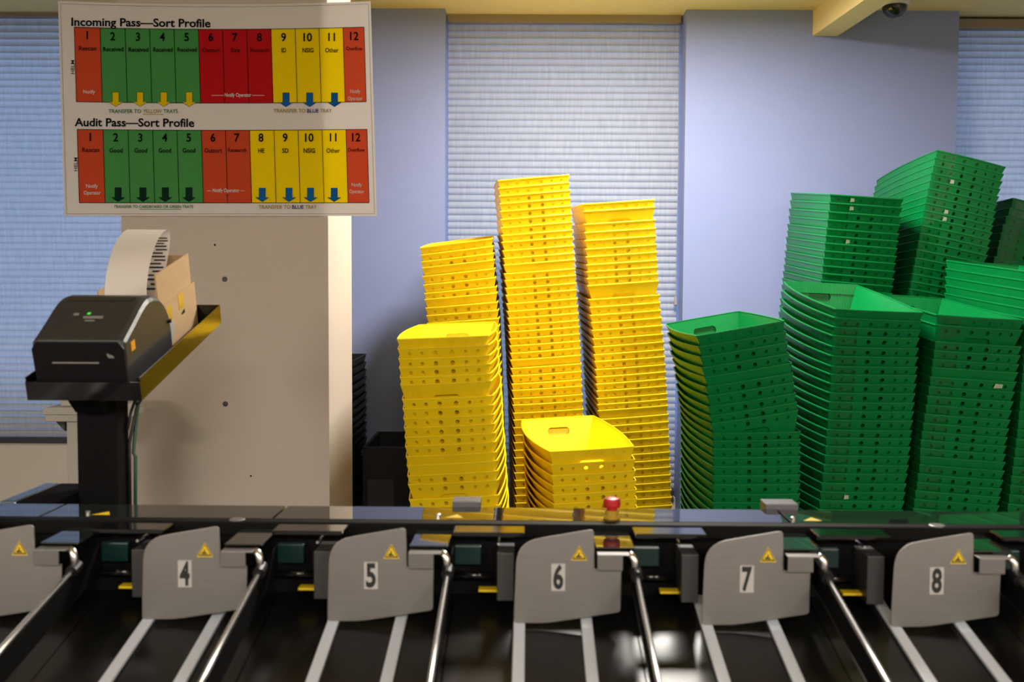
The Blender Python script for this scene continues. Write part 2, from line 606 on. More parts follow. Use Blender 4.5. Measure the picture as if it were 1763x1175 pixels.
def body_mesh(material, bl, br):
    v, f = [], []
    nu, nv = 14, 3
    for s, bow in ((-1, bl), (1, br)):
        b = len(v)
        for j in range(nv + 1):
            t = j / nv
            for i in range(nu + 1):
                u = -1 + 2 * i / nu
                x = s * (lerp(WB, WT, t) + bow * (1 - u * u) * t)
                v.append(Vector((x, u * (lerp(LB, LT, t) - 0.0035), t * TH)))
        for j in range(nv):
            for i in range(nu):
                q = (b + j * (nu + 1) + i, b + j * (nu + 1) + i + 1, b + (j + 1) * (nu + 1) + i + 1, b + (j + 1) * (nu + 1) + i)
                f.append(q[::-1] if s < 0 else q)
    # orient outwards: check sign
    fo = []
    for q in f:
        n = (v[q[1]] - v[q[0]]).cross(v[q[2]] - v[q[0]])
        fo.append(q if n.x * v[q[0]].x > 0 else q[::-1])
    b = len(v)
    v += [Vector((x, y, 0.0)) for (x, y) in ((-WB, -LB + 0.004), (WB, -LB + 0.004), (WB, LB - 0.004), (-WB, LB - 0.004))]
    fo.append((b + 3, b + 2, b + 1, b))
    rims = []
    for s, bow in ((-1, bl), (1, br)):
        pth = [(s * (WT + bow * (1 - (i / 7 - 1) ** 2)), (i / 7 - 1) * (LT - 0.0045), TH) for i in range(15)]
        rims.append(rim_strip(pth, [(s, 0, 0)] * 15))
    return solid('tray_body', v, fo, material, rims)


def ring(cx, cy, rx, ry, n, sq=0.0):
    out = []
    for k in range(n):
        a = 2 * math.pi * k / n
        if sq:      # rounded slot
            x = math.cos(a)
            y = math.sin(a)
            out.append((cx + (rx - ry) * (1 if x > 0 else -1) + ry * x, cy + ry * y))
        else:
            out.append((cx + rx * math.cos(a), cy + ry * math.sin(a)))
    return out


def inside(p, poly):
    c = False
    n = len(poly)
    for i in range(n):
        x0, y0 = poly[i]
        x1, y1 = poly[(i + 1) % n]
        if (y0 > p[1]) != (y1 > p[1]) and p[0] < (x1 - x0) * (p[1] - y0) / (y1 - y0) + x0:
            c = not c
    return c


def panel_mesh(material, holes, slot=True):
    """end wall of a tray in its own plane: six vent holes (one end only) and a hand slot"""
    loops = [ring(0.0, TH - 0.050, 0.045, 0.0145, 18, 1)] if slot else []
    if holes:
        for fx, r in ((-0.1037, .0054), (-0.066, .0054), (-0.0243, .0070), (0.0265, .0070), (0.0675, .0054), (0.1045, .0054)):
            loops.append(ring(fx, TH - 0.0175, r, r, 10))
    pts, edges = [], []
    nx, nz = 16, 4
    bnd = [(-WT + 2 * WT * i / nx, 0.0) for i in range(nx)] + [(WT, TH * j / nz) for j in range(nz)] + \
          [(WT - 2 * WT * i / nx, TH) for i in range(nx)] + [(-WT, TH - TH * j / nz) for j in range(nz)]
    for lp in [bnd] + loops:
        b = len(pts)
        pts += lp
        edges += [(b + i, b + (i + 1) % len(lp)) for i in range(len(lp))]
    for i in range(1, nx, 2):
        q = (-WT + 2 * WT * i / nx, TH * 0.28)
        pts.append(q)
    r = delaunay_2d_cdt([Vector(p) for p in pts], edges, [], 0, 1e-6)
    vs, fs = r[0], r[2]
    faces = []
    for f in fs:
        cx = sum(vs[i].x for i in f) / len(f)
        cy = sum(vs[i].y for i in f) / len(f)
        if any(inside((cx, cy), lp) for lp in loops):
            continue
        faces.append(list(f))
    V = []
    for p in vs:
        t = p.y / TH
        V.append(Vector((p.x * lerp(WB, WT, t) / WT, -(lerp(LB, LT, t) + 0.007 * (1 - (p.x / WT) ** 2) * t), p.y)))
    out = []
    for f in faces:
        n = (V[f[1]] - V[f[0]]).cross(V[f[2]] - V[f[0]])
        out.append(f if n.y < 0 else f[::-1])
    xs = [lerp(-WT + 0.001, WT - 0.001, i / 12) for i in range(13)]
    pth = [(x, -(LT + 0.007 * (1 - (x / WT) ** 2)), TH) for x in xs]
    return solid('tray_end', V, out, material, [rim_strip(pth, [(0, -1, 0)] * 13)])


def liner_mesh(material):
    v, f = [], []
    for (z) in (TH - 0.036, TH - 0.0005):
        t = z / TH
        for i in range(9):
            s = lerp(-WT, WT, i / 8) * 0.985
            v.append(Vector((s * lerp(WB, WT, t) / WT, -(lerp(LB, LT, t) + 0.007 * (1 - (s / WT) ** 2) * t) + THK + 0.0010, z)))
    for i in range(8):
        f.append((i, i + 1, 10 + i, 9 + i))
    return solid('tray_hem', v, f, material)


def sleeve_mesh():
    v, f = [], []
    for j in range(2):
        for i in range(5):
            s = lerp(-0.122, -0.062, i / 4)
            z = lerp(TH - 0.040, TH - 0.006, j)
            t = z / TH
            v.append((s * lerp(WB, WT, t) / WT, -(lerp(LB, LT, t) + 0.007 * (1 - (s / WT) ** 2) * t) - 0.0006, z))
    for i in range(4):
        f.append((i, i + 1, 6 + i, 5 + i))
    me = bpy.data.meshes.new('sleeve')
    me.from_pydata(v, [], f)
    me.materials.append(M['sleeve'])
    return me


def residue_mesh(s0, s1):
    v = []
    for (s, z) in ((s0, TH - 0.024), (s1, TH - 0.022), (s1 - 0.001, TH - 0.010), (s0 + 0.002, TH - 0.009)):
        t = z / TH
        v.append((s * lerp(WB, WT, t) / WT, -(lerp(LB, LT, t) + 0.007 * (1 - (s / WT) ** 2) * t) - 0.0009, z))
    me = bpy.data.meshes.new('paper_scrap')
    me.from_pydata(v, [], [(0, 1, 2, 3)])
    me.materials.append(M['residue'])
    return me


_bodies, _panels = {}, {}
SLEEVE = sleeve_mesh()
SCRAP = [residue_mesh(-0.062, -0.046), residue_mesh(0.068, 0.096)]
_proto = {}


def tray_proto(colour, bl, br):
    """one tray of a colour and bulge, with its parts"""
    k = (colour, bl, br)
    if k not in _proto:
        if k not in _bodies:
            _bodies[k] = body_mesh(colour, bl, br)
        if colour not in _panels:
            _panels[colour] = (panel_mesh(colour, True), panel_mesh(colour, False), liner_mesh(colour), panel_mesh(colour, True, False), panel_mesh(colour, False, False))
        _proto[k] = (_bodies[k], _panels[colour])
    return _proto[k]


ONES = 'zeroth first second third fourth fifth sixth seventh eighth ninth tenth eleventh twelfth thirteenth fourteenth fifteenth sixteenth seventeenth eighteenth nineteenth'.split()
TENS = {20: 'twent', 30: 'thirt', 40: 'fort', 50: 'fift'}


def ordinal(n):
    if n < 20:
        return ONES[n]
    t, u = n // 10 * 10, n % 10
    return TENS[t] + ('ieth' if u == 0 else 'y-' + ONES[u])


def key(kf, y):
    if not isinstance(kf, (list, tuple)):
        return kf
    if y <= kf[0][0]:
        return kf[0][1]
    for (a, va), (b, vb) in zip(kf, kf[1:]):
        if y <= b:
            return lerp(va, vb, (y - a) / (b - a))
    return kf[-1][1]


def stack(colour, where, rows, xl, Y, roll, pitch, yaw=0.0, plain=(), bow=(0.005, 0.005), base=0.5, ext=14.0, group=None, sleeves=False,
          scraps=(), jitter=0.5, maxrow=None):
    """a nested stack of trays; rows = heights of the front rim corners from the top one down"""
    body, ends = tray_proto(colour, *bow)
    word = {'yellow': 'yellow', 'green': 'green', 'black_tray': 'black'}[colour]
    Yc = Y
    i = 0
    prev = None
    rows = list(rows)
    lastz = None
    while True:
        if i < len(rows):
            y = rows[i]
        else:
            y = rows[-1] + ext * (i - len(rows) + 1)
        fade = 1.0
        rl, pt, yw = key(roll, y) * fade, key(pitch, y) * fade, key(yaw, y)
        jx = random.uniform(-1, 1) * jitter * 0.6
        rl += random.uniform(-0.25, 0.25) * jitter
        yw += random.uniform(-0.25, 0.25) * jitter
        rot = Euler((R(pt), R(-rl), R(yw)), 'XYZ').to_matrix()
        x_px = key(xl, y)
        if y > xl[-1][0]:
            x_px += (y - xl[-1][0]) * (xl[-1][1] - xl[-2][1]) / (xl[-1][0] - xl[-2][0])
        fl = P(x_px + jx, y, Yc)
        org = fl - rot @ Vector((-WT, -LT, TH))
        if i >= len(rows) and org.z < base + 0.012:
            break
        last = False
        o = bpy.data.objects.new('mail_tray', body)
        C.objects.link(o)
        o.location = org
        o.rotation_euler = rot.to_euler()
        rev = i in plain
        if rev:     # the tray is nested the other way round
            o.rotation_euler = (rot @ Matrix.Rotation(math.pi, 3, 'Z')).to_euler()
            if bow[0] != bow[1]:
                o.data = tray_proto(colour, bow[1], bow[0])[0]
        for k in range(2):
            me = ends[k]
            if i == 0 and k == (1 if rev else 0) and len(rows) > 8:      # the open top tray shows no hand slot in front
                me = ends[4] if rev else ends[3]
            e = bpy.data.objects.new('end_panel', me)
            C.objects.link(e)
            e.parent = o
            if k == 1:
                e.rotation_euler = (0, 0, math.pi)
            if k == 0 and i == 0:
                h = bpy.data.objects.new('folded_hem', ends[2])
                C.objects.link(h)
                h.parent = e
        if sleeves and not rev and i < len(rows):
            e = bpy.data.objects.new('label_sleeve', SLEEVE)
            e['label'] = 'clear label sleeve'
            C.objects.link(e)
            e.parent = o
        for (a, b) in scraps:
            if a == i:
                e = bpy.data.objects.new('paper_scrap', SCRAP[b])
                e['label'] = 'torn pale paper sticker'
                C.objects.link(e)
                e.parent = o
        if i == 0:
            lab = 'open %s plastic tray on top of %s' % (word, where)
        else:
            lab = '%s tray, %s from top of %s' % (word, ordinal(i + 1), where)
        tag(o, lab, 'tray', group or ('trays of ' + where))
        step = (rows[i + 1] - rows[i]) if i + 1 < len(rows) else ext
        Yc += step / F * Yc * math.sin(R(pt))
        i += 1
        lastz = org.z
        if last or i > 60:
            break
    bpy.context.view_layer.update()
    mw = o.matrix_world
    zm = min((mw @ Vector((x, y, 0))).z for x in (-WB, WB) for y in (-LB, LB))
    c = mw @ Vector((0, 0, 0))
    PADS.append((c.x - 0.09, c.y - 0.25, c.x + 0.09, c.y + 0.25, zm - 0.001))
    return org


PADS = []


def seq(a, b, step):
    out = []
    y = a
    while y <= b:
        out.append(y)
        y += step
    return out


T_FRONT, T_BACK = 0.56, 0.46
# yellow
stack('yellow', 'the lowest of the three back yellow stacks',
      [426.9, 439.3, 451.1, 461.4, 476.2, 490.9, 505.7, 516, 530.7, 544, 557.3, 570] + seq(583, 886, 13.1),
      [(427, 723), (557, 735), (700, 741), (885, 749)], 3.70, [(427, 7.6), (557, 4.5), (885, 3.0)], [(427, 4), (560, 2), (885, 1)], 0.5,
      plain=(3, 7, 18), base=T_BACK)
stack('yellow', 'the tallest yellow stack',
      [311, 324.2, 337.5, 350.8, 364, 378, 392, 405.4, 417.2, 431.9, 445.2, 456.4, 471.7, 483.5, 496.8, 508.6, 523.4, 536.6, 548.4, 561, 572,
       584, 596, 608.7, 620.5, 635, 647.6, 661.8, 672.7, 686.8, 698, 712, 723.7] + seq(737, 886, 13),
      [(311, 857), (450, 867), (600, 878), (727, 884), (885, 887)], 3.75, [(311, 5.2), (600, 4.4), (727, 3.4), (885, 2.5)], [(311, 3), (885, 1)], 2.2,
      plain=(11, 24), base=T_BACK)
stack('yellow', 'the back yellow stack beside the green stacks',
      [351.7, 364, 386.2, 400.4, 414.2, 429, 442.2, 456.1, 467.9, 479.6, 492, 516, 529.3, 543.1, 555.8, 569.1, 583.8, 597.5, 611, 622.8, 636.7,
       649.4, 661.8, 673.6, 686.8, 697, 707.5, 722.8] + seq(735, 886, 12.8),
      [(352, 1003.6), (500, 1012), (600, 1022), (707, 1029), (885, 1037)], 3.75, [(352, 4.0), (500, 4.2), (707, 4.6), (885, 3)], [(352, 3), (885, 1)], 0.6,
      plain=(1, 10, 26), base=T_BACK)
stack('yellow', 'the front yellow stack beside the pillar',
      [584.5, 600.4, 618.4, 633.7, 650, 663.2, 688.3, 704.5, 720.8, 737, 753.2, 768.8, 786.5, 801.9, 819.6, 834.9, 860.9, 878.6, 894],
      [(584, 683.6), (600, 684.5), (650, 688), (690, 692), (760, 697), (885, 706)], 2.94, [(584, 2.6), (690, 2.9), (860, 3.6)], [(584, 2), (894, 1)], -1.0,
      plain=(5, 12, 13), bow=(0.016, 0.016), base=T_FRONT, ext=16)
stack('yellow', 'the shortest yellow stack',
      [778.3, 800.4, 819.6, 837.3, 852.6, 868.3, 884], [(778, 946), (800, 948), (884, 953)], 3.07, [(778, 2.6), (884, 2.2)], [(778, 2), (884, 1)], 7.5,
      plain=(), bow=(0.030, 0.018), base=T_FRONT, ext=16)
# green
stack('green', 'the front green stack beside the yellow stacks',
      [579, 597.5, 615.2, 633.8, 650.0, 667, 682.7, 701.3, 717, 730.5, 747, 760, 773.5, 788.5, 804, 819.7, 834.9, 851.5, 865.7, 881.6],
      [(579, 1199.7), (598, 1202.6), (634, 1208.5), (648, 1213), (683, 1217), (731, 1224), (745, 1227), (885, 1226.6)], 3.02,
      [(579, 10.2), (731, 9.3), (746.5, 1.6), (885, 0.3)], [(579, 1.5), (885, 1)], 0.0, plain=(4,), bow=(0.020, 0.006), base=T_FRONT, ext=16, jitter=0.2)
stack('green', 'the green stack second from the yellow ones',
      [532.6, 547.4, 563.3, 578.2, 597, 613, 630.7, 644.8, 660.7, 676.6, 692.5, 707.7, 723.3, 740.2, 753.6, 768.5, 784.4, 800.3, 815.1, 832, 847,
       862, 877.5],
      [(532.6, 1439.6), (583, 1433), (648, 1430), (726, 1424), (786, 1419), (843, 1412.5), (883, 1408), (950, 1400.5)], 3.06,
      [(532, -2.3), (640, -0.4), (880, -0.6)], [(532, 8.5), (676, 4.6), (883, 1)], 0.5, plain=(0,), bow=(0.024, 0.008), base=T_FRONT, ext=16,
      sleeves=True, scraps=((20, 0),), jitter=0.25)
stack('green', 'the front green stack third from the yellow ones',
      [542.6, 559.5, 587.9, 603.4, 618.6, 632.5, 648.7, 665.5, 681.7, 697.2, 713, 728.6, 743.1, 757.7, 772.2, 785.6, 800.2, 815.9, 830.4, 845, 859.6,
       875.7],
      [(542.6, 1613.4), (559.5, 1611.7), (588, 1609.7), (632, 1604), (697, 1594), (757, 1585), (800, 1583), (845, 1576), (876, 1572)], 3.07,
      [(542, -3.3), (650, -3.6), (876, -4.5)], [(542, 6), (650, 3), (876, 1)], 0.0, plain=(5, 15), base=T_FRONT, ext=16, sleeves=True,
      scraps=((6, 1),))
stack('green', 'the front green stack fourth from the yellow ones',
      seq(468, 886, 16), [(468, 1771), (627, 1762), (743, 1751), (885, 1733), (960, 1723)], 3.07, -4.0, [(468, 5), (885, 1)], 0.0, base=T_FRONT, ext=16, sleeves=True, jitter=0.2)
T_UP, T_TALL = 1.08, 1.28
stack('green', 'the upright green stack against the blue wall',
      [334.7, 348.8, 364.4, 378.5, 393.7, 406, 418.4, 431.9, 444.2, 457.4, 470.5] + seq(483, 600, 12.8),
      [(334.7, 1429.8), (473, 1415), (600, 1402)], 3.72, [(334, -3.8), (473, -4.6), (600, -4)], [(334, 6), (600, 3)], -1.2, base=T_UP,
      sleeves=True, scraps=((0, 0), (1, 0), (5, 0)), ext=13)
stack('green', 'the tallest, leaning green stack',
      [258.7, 271.5, 284.5, 297.5, 310.8, 324, 337.4, 349.6, 361.9, 374, 387.4, 400.7, 414.3, 429.3, 443.5, 457.8, 471, 484, 497],
      [(258.7, 1613.5), (324, 1598.6), (400, 1584), (484, 1569), (511, 1564), (560, 1554)], 3.81, [(258, -13.6), (500, -11)], [(258, -5), (500, -3.5)], 0.0,
      base=T_TALL, bow=(0.012, 0.004), sleeves=True, scraps=((3, 0), (7, 0), (8, 0)), ext=13)
stack('green', 'the back green stack past the tallest one',
      [341.4, 357.8, 372, 386.4, 400.7, 414, 426, 441.5, 453.8, 467, 480], [(341, 1744), (358, 1738), (386, 1727), (426, 1718), (454, 1708), (480, 1702), (560, 1684)],
      3.98, [(341, -14), (480, -13)], -3, 0.0, base=T_TALL, sleeves=True, ext=13)
# black
stack('black_tray', 'the black stack behind the pillar', seq(627, 886, 15),
      [(627, 471), (885, 474)], 3.82, [(627, 0.0)], 0.0, 0.0, base=T_BACK, ext=15)

for (x0, y0, x1, y1, z) in PADS:
    structure(MB().box((x0, y0, 0), (x1, y1, z)).build('floor_plinth', 'plinth'))

# black crates by the wall
cz = P(660, 770, 3.95).z
for k in range(2):
    z1 = cz - k * cz / 2
    z0 = cz - (k + 1) * cz / 2 + 0.001
    r = empty('storage_crate', (-0.49, 4.17, z0))
    hh = z1 - z0 - 0.001
    b = MB()
    b.box((-0.105, -0.22, 0), (0.105, -0.205, hh)).box((-0.105, 0.205, 0), (0.105, 0.22, hh))
    b.box((-0.105, -0.205, 0), (-0.092, 0.205, hh)).box((0.092, -0.205, 0), (0.105, 0.205, hh)).box((-0.092, -0.205, 0), (0.092, 0.205, 0.012))
    b.build('body', 'black_plastic', r)
    MB().box((-0.110, -0.226, hh - 0.035), (0.110, -0.2205, hh - 0.010)).build('rim', 'black_plastic', r)
    if k == 0:
        MB().box((-0.085, -0.2225, hh * 0.2), (0.02, -0.2205, hh * 0.7)).build('label_card', 'dark_steel', r)
    tag(r, ('black plastic crate with a faded front card, against the blue wall beside the pillar' if k == 0 else
            'black plastic crate under the carded crate beside the pillar'), 'crate', 'black crates by the wall')

# ------------------------------------------------------------------ poster
PSY = PY0 - 0.006


def warp(a, b):
    t = (a - 1007) / 670
    return ((a + 0.029 * (b - 122)) / 2.671, (b + 12 * (1 - b / 994) * (1 - t * t)) / 2.671)


EDGES = [341, 460, 575, 688, 800, 912, 1023, 1134, 1246, 1357, 1467, 1577, 1674]
poster = empty('wall_poster', P(375, 185, PSY))
PT = Matrix.Translation(-poster.location)
av = sorted([270] + EDGES + [1708])
bv = [7, 60, 124.5, 240, 355, 468, 532, 595, 710, 820, 933, 994]
row1 = ['p_red'] + ['p_green'] * 4 + ['p_deep'] * 3 + ['p_yellow'] * 3 + ['p_red']
row2 = ['p_red'] + ['p_green'] * 4 + ['p_red'] * 2 + ['p_yellow'] * 4 + ['p_red']
sh = MB()
gv = [[P(*warp(a, b), PSY) for a in av] for b in bv]
for j in range(len(bv) - 1):
    for i in range(len(av) - 1):
        m = 'paper'
        if 1 <= i <= 12 and 2 <= j <= 4:
            m = row1[i - 1]
        if 1 <= i <= 12 and 7 <= j <= 9:
            m = row2[i - 1]
        sh.add([gv[j][i], gv[j][i + 1], gv[j + 1][i + 1], gv[j + 1][i]], [(0, 3, 2, 1)], m)
sheet = sh.build('printed_sheet', 'paper', poster, T=PT, fix=False)
bmv = bmesh.new()
bmv.from_mesh(sheet.data)
bmesh.ops.remove_doubles(bmv, verts=bmv.verts, dist=1e-5)
bmv.to_mesh(sheet.data)
bmv.free()


def pq(zx, zy, off):
    return P(zx / 2.671, zy / 2.671, PSY - off)


ln = MB()


def pline(a0, b0, a1, b1, w, m):
    n = 8
    pts = []
    for k in range(n + 1):
        a, b = lerp(a0, a1, k / n), lerp(b0, b1, k / n)
        x, y = warp(a, b)
        pts.append((x, y))
    for (p, q) in zip(pts, pts[1:]):
        d = Vector((q[0] - p[0], q[1] - p[1])).normalized()
        nn = Vector((-d.y, d.x)) * w / 2
        ln.add([P(p[0] + nn.x, p[1] + nn.y, PSY - 0.0012), P(q[0] + nn.x, q[1] + nn.y, PSY - 0.0012),
                P(q[0] - nn.x, q[1] - nn.y, PSY - 0.0012), P(p[0] - nn.x, p[1] - nn.y, PSY - 0.0012)], [(0, 1, 2, 3)], m)


for (b0, b1) in ((124.5, 468), (595, 933)):
    for a in EDGES:
        pline(a, b0, a, b1, 1.0, 'p_black')
    pline(EDGES[0], b0, EDGES[-1], b0, 1.1, 'p_black')
    pline(EDGES[0], b1, EDGES[-1], b1, 1.1, 'p_black')
for q in ((281, 19, 1697, 19), (281, 984, 1697, 984), (281, 19, 281, 984), (1697, 19, 1697, 984)):
    pline(*q, 0.6, 'p_line')
ln.build('printed_lines', 'p_black', poster, T=PT)
def arrow(cx, y0, y1, m):
    ar = MB()
    w, hw, hs = 14, 30, y1 - 20
    for off, gg, mm in ((0.0014, 1.6, 'p_black' if m != 'p_dark' else 'p_dark'), (0.0018, 0, m)):
        pts = [(cx - w - gg, y0 - gg), (cx + w + gg, y0 - gg), (cx + w + gg, hs), (cx + hw + gg * 2, hs), (cx, y1 + gg), (cx - hw - gg * 2, hs), (cx - w - gg, hs)]
        ar.add([pq(x, y, off) for (x, y) in pts], [(0, 1, 2, 6), (3, 4, 5)], mm)
    ar.build('printed_arrow', m, poster, T=PT)


for x in (532, 644, 753, 870):
    arrow(x, 425, 490, 'p_arrow')
for x in (1315, 1424, 1538):
    arrow(x, 428, 491, 'p_blue')
for x in (543, 657, 760, 869):
    arrow(x, 864, 928, 'p_dark')
for x in (1206, 1329, 1428, 1537):
    arrow(x, 866, 928, 'p_blue')


def put(s, x0, x1, base, cap, m, bold=0.02, off=0.0022, slope=0.0, vert=False):
    v, f, a, b = text_geo(s, bold)
    kx = (x1 - x0) / (b - a)
    ky = cap / CAP
    out = []
    for p in v:
        if vert:
            out.append(pq(base - p.y * ky, x1 - (p.x - a) * kx, off))
        else:
            X = x0 + (p.x - a) * kx
            out.append(pq(X, base + slope * (X - x0) - p.y * ky, off))
    MB().add(out, f, m).build('printed_text', m, poster, T=PT)


put('Incoming Pass\u2014Sort Profile', 328, 968, 118, 36, 'p_black', 0.022, slope=0.011)
put('Audit Pass\u2014Sort Profile', 343, 893, 580, 36, 'p_black', 0.022, slope=0.006)
for c, b, s in zip((401, 518, 634, 746, 858, 969, 1080, 1193, 1304, 1415, 1525, 1629), (180, 185, 187, 188, 188, 188, 189, 189, 189, 189, 188, 184), range(1, 13)):
    g = text_geo(str(s), 0.02)
    w = (g[3] - g[2]) * 36 / CAP * 0.5 * 0.92
    put(str(s), c - w, c + w, b, 36, 'p_black', 0.02)
for c, b, s in zip((415, 532, 645, 757, 868, 979, 1089, 1200, 1311, 1422, 1532, 1638), (648, 650, 651, 651, 651, 651, 651, 651, 651, 651, 650, 650), range(1, 13)):
    g = text_geo(str(s), 0.02)
    w = (g[3] - g[2]) * 36 / CAP * 0.5 * 0.92
    put(str(s), c - w, c + w, b, 36, 'p_black', 0.02)
for s, x0, x1, b, m in (('Rescan', 362, 443, 232, 'p_dkred'), ('Received', 474, 568, 236, 'p_black'), ('Received', 591, 682, 238, 'p_black'),
                        ('Received', 704, 794, 238, 'p_black'), ('Received', 816, 905, 238, 'p_black'), ('Outsort', 930, 1012, 240, 'p_dkred'),
                        ('Size', 1060, 1103, 240, 'p_dkred'), ('Research', 1151, 1238, 239, 'p_dkred'), ('ID', 1294, 1316, 241, 'p_black'),
                        ('NSIG', 1391, 1442, 241, 'p_black'), ('Other', 1495, 1557, 241, 'p_black'), ('Overflow', 1592, 1667, 232, 'p_dkred'),
                        ('Rescan', 378, 457, 699, 'p_dkred'), ('Good', 503, 564, 702, 'p_black'), ('Good', 618, 677, 702, 'p_black'),
                        ('Good', 729, 787, 702, 'p_black'), ('Good', 840, 898, 702, 'p_black'), ('Outsort', 940, 1021, 702, 'p_dkred'),
                        ('Research', 1048, 1133, 699, 'p_dkred'), ('HE', 1187, 1216, 703, 'p_black'), ('SD', 1297, 1327, 703, 'p_black'),
                        ('NSIG', 1396, 1449, 703, 'p_black'), ('Other', 1501, 1563, 703, 'p_black'), ('Overflow', 1599, 1677, 698, 'p_dkred')):
    put(s, x0, x1, b, 20 if s not in ('Research', 'Overflow') else 17, m, 0.016)
for s, x0, x1, b in (('Notify', 383, 437, 430), ('\u2014\u2014\u2014 Notify Operator \u2014\u2014\u2014', 972, 1215, 445), ('Notify', 1610, 1657, 428),
                     ('Operator', 1600, 1667, 461), ('Notify', 396, 450, 864), ('Operator', 385, 463, 895), ('\u2014 Notify Operator \u2014', 953, 1124, 884),
                     ('Notify', 1617, 1664, 858), ('Operator', 1607, 1675, 889)):
    put(s, x0, x1, b, 16.5, 'p_white', 0.012)
put('HELM', 277, 340, 342, 16, 'p_black', 0.004, vert=True)
put('HELM', 725, 787, 356, 16, 'p_black', 0.004, vert=True)
for s, x0, x1, b, cp, m in (('TRANSFER TO', 499, 649, 520, 17, 'p_tgreen'), ('YELLOW', 657, 745, 520, 17, 'p_gold'), ('TRAYS', 752, 818, 520, 17, 'p_tgreen'),
                            ('TRANSFER TO', 1258, 1405, 518, 17, 'p_gold'), ('BLUE', 1412, 1465, 518, 17, 'p_navy'), ('TRAY', 1472, 1526, 518, 17, 'p_gold'),
                            ('TRANSFER TO', 523, 634, 957, 13, 'p_tgreen'), ('CARDBOARD OR GREEN', 640, 832, 957, 13, 'p_tgreen'),
                            ('TRAYS', 838, 888, 957, 13, 'p_tgreen'), ('TRANSFER TO', 1189, 1336, 961, 17, 'p_gold'), ('BLUE', 1343, 1397, 961, 17, 'p_navy'),
                            ('TRAY', 1404, 1456, 961, 17, 'p_gold')):
    put(s, x0, x1, b, cp, m, 0.012)
for (x0, x1, y, m) in ((657, 752, 525, 'p_gold'), (640, 833, 962, 'p_tgreen')):
    MB().add([pq(x0, y, 0.0022), pq(x1, y, 0.0022), pq(x1, y + 2.2, 0.0022), pq(x0, y + 2.2, 0.0022)], [(0, 1, 2, 3)], m).build('printed_underline', m, poster, T=PT)
tag(poster, 'large white sort profile poster with red, green and yellow columns, on the pillar', 'poster')
tp = P(290, 376, PY0 - 0.001)

# ------------------------------------------------------------------ label printer on its tilted stand
TILT = R(14)
PO = P(146, 690, 1.75)
PROT = Euler((TILT, 0, 0), 'XYZ')
PM = Matrix.Translation(PO) @ PROT.to_matrix().to_4x4()
stand = empty('printer_stand', PO, PROT)
b = MB()
WX, LY = 0.101, 0.50
b.box((-WX, 0, 0), (WX, LY, 0.003))
b.box((-WX, 0, 0.003), (WX, 0.0025, 0.034)).box((WX - 0.0025, 0.0025, 0.003), (WX, LY, 0.042)).box((-WX, 0.0025, 0.003), (-WX + 0.0025, LY, 0.042))
b.box((-WX + 0.0025, LY - 0.0025, 0.003), (WX - 0.0025, LY, 0.042))
b.build('shelf_tray', 'black_gloss', stand)
inv = PM.inverted()
z_deck = 1.113
postx0, postx1 = P(139, 800, 1.86).x, P(207, 800, 1.86).x
pb = MB()
ztop = PO.z + 0.02
pb.prism([(postx0, 1.845, 0.0), (postx1, 1.845, 0.0), (postx1, 1.905, 0.0), (postx0, 1.905, 0.0)], (0, 0, ztop - 0.02))
pb.build('post', 'black_matt', stand, T=inv, bevel=0.003)
gb = MB()
gb.prism([(postx0 + 0.01, 1.78, PO.z - 0.006 + 0.008), (postx0 + 0.01, 1.99, PO.z - 0.006 + 0.06), (postx0 + 0.01, 1.90, PO.z - 0.03), (postx0 + 0.01, 1.82, PO.z - 0.03)], (postx1 - postx0 - 0.02, 0, 0))
gb.build('shelf_bracket', 'black_matt', stand, T=inv)
cb = MB()
cb.tube([(postx1 - 0.004, 1.93, PO.z + 0.01), (postx1 + 0.014, 1.915, PO.z - 0.03), (postx1 + 0.006, 1.91, PO.z - 0.12), (postx1 + 0.010, 1.91, z_deck + 0.06), (postx1 + 0.008, 1.90, z_deck - 0.25)], 0.0035, n=8)
cb.build('network_cable', 'cable_green', stand, T=inv, smooth=True)
cb = MB()
cb.tube([(postx1 + 0.034, 1.93, PO.z + 0.016), (postx1 + 0.016, 1.905, PO.z - 0.03), (postx1 + 0.004, 1.895, PO.z - 0.10), (postx1 + 0.006, 1.89, z_deck - 0.25)], 0.003, n=8)
cb.build('power_cable', 'cable_black', stand, T=inv, smooth=True)
cb = MB()
cb.tube([(postx1 + 0.018, 1.92, PO.z + 0.012), (postx1 + 0.006, 1.90, PO.z - 0.04), (postx1 + 0.005, 1.885, PO.z - 0.07)], 0.0028, n=8)
cb.build('power_cable', 'cable_black', stand, T=inv, smooth=True)
tag(stand, 'black steel post with tilted shelf tray rising from the sorting machine', 'stand')

printer = empty('label_printer', PM @ Vector((-0.006, 0.014, 0.0035)), PROT)
HW = 0.082
prof = [(0.006, 0), (0.0, 0.012), (0.0, 0.094), (0.004, 0.104), (0.03, 0.113), (0.06, 0.124), (0.09, 0.136), (0.115, 0.144), (0.135, 0.147), (0.16, 0.144),
        (0.19, 0.134), (0.214, 0.116), (0.232, 0.09), (0.238, 0.06), (0.238, 0.006), (0.23, 0)]
pm = MB()
secs = [(-HW, 0.93), (-HW + 0.004, 0.975), (-HW + 0.012, 1.0), (HW - 0.012, 1.0), (HW - 0.004, 0.975), (HW, 0.93)]
v, f = [], []
n = len(prof)
for (x, sc) in secs:
    for (y, z) in prof:
        v.append((x, 0.119 + (y - 0.119) * (sc * 0.3 + 0.7), z * (sc if z > 0.05 else 1.0)))
for i in range(len(secs) - 1):
    for k in range(n):
        k2 = (k + 1) % n
        f.append((i * n + k, i * n + k2, (i + 1) * n + k2, (i + 1) * n + k))
f.append(list(range(n))[::-1])
f.append([(len(secs) - 1) * n + k for k in range(n)])
pm.add(v, f)
pm.build('casing', 'printer', printer, bevel=0.002)
fb = MB()
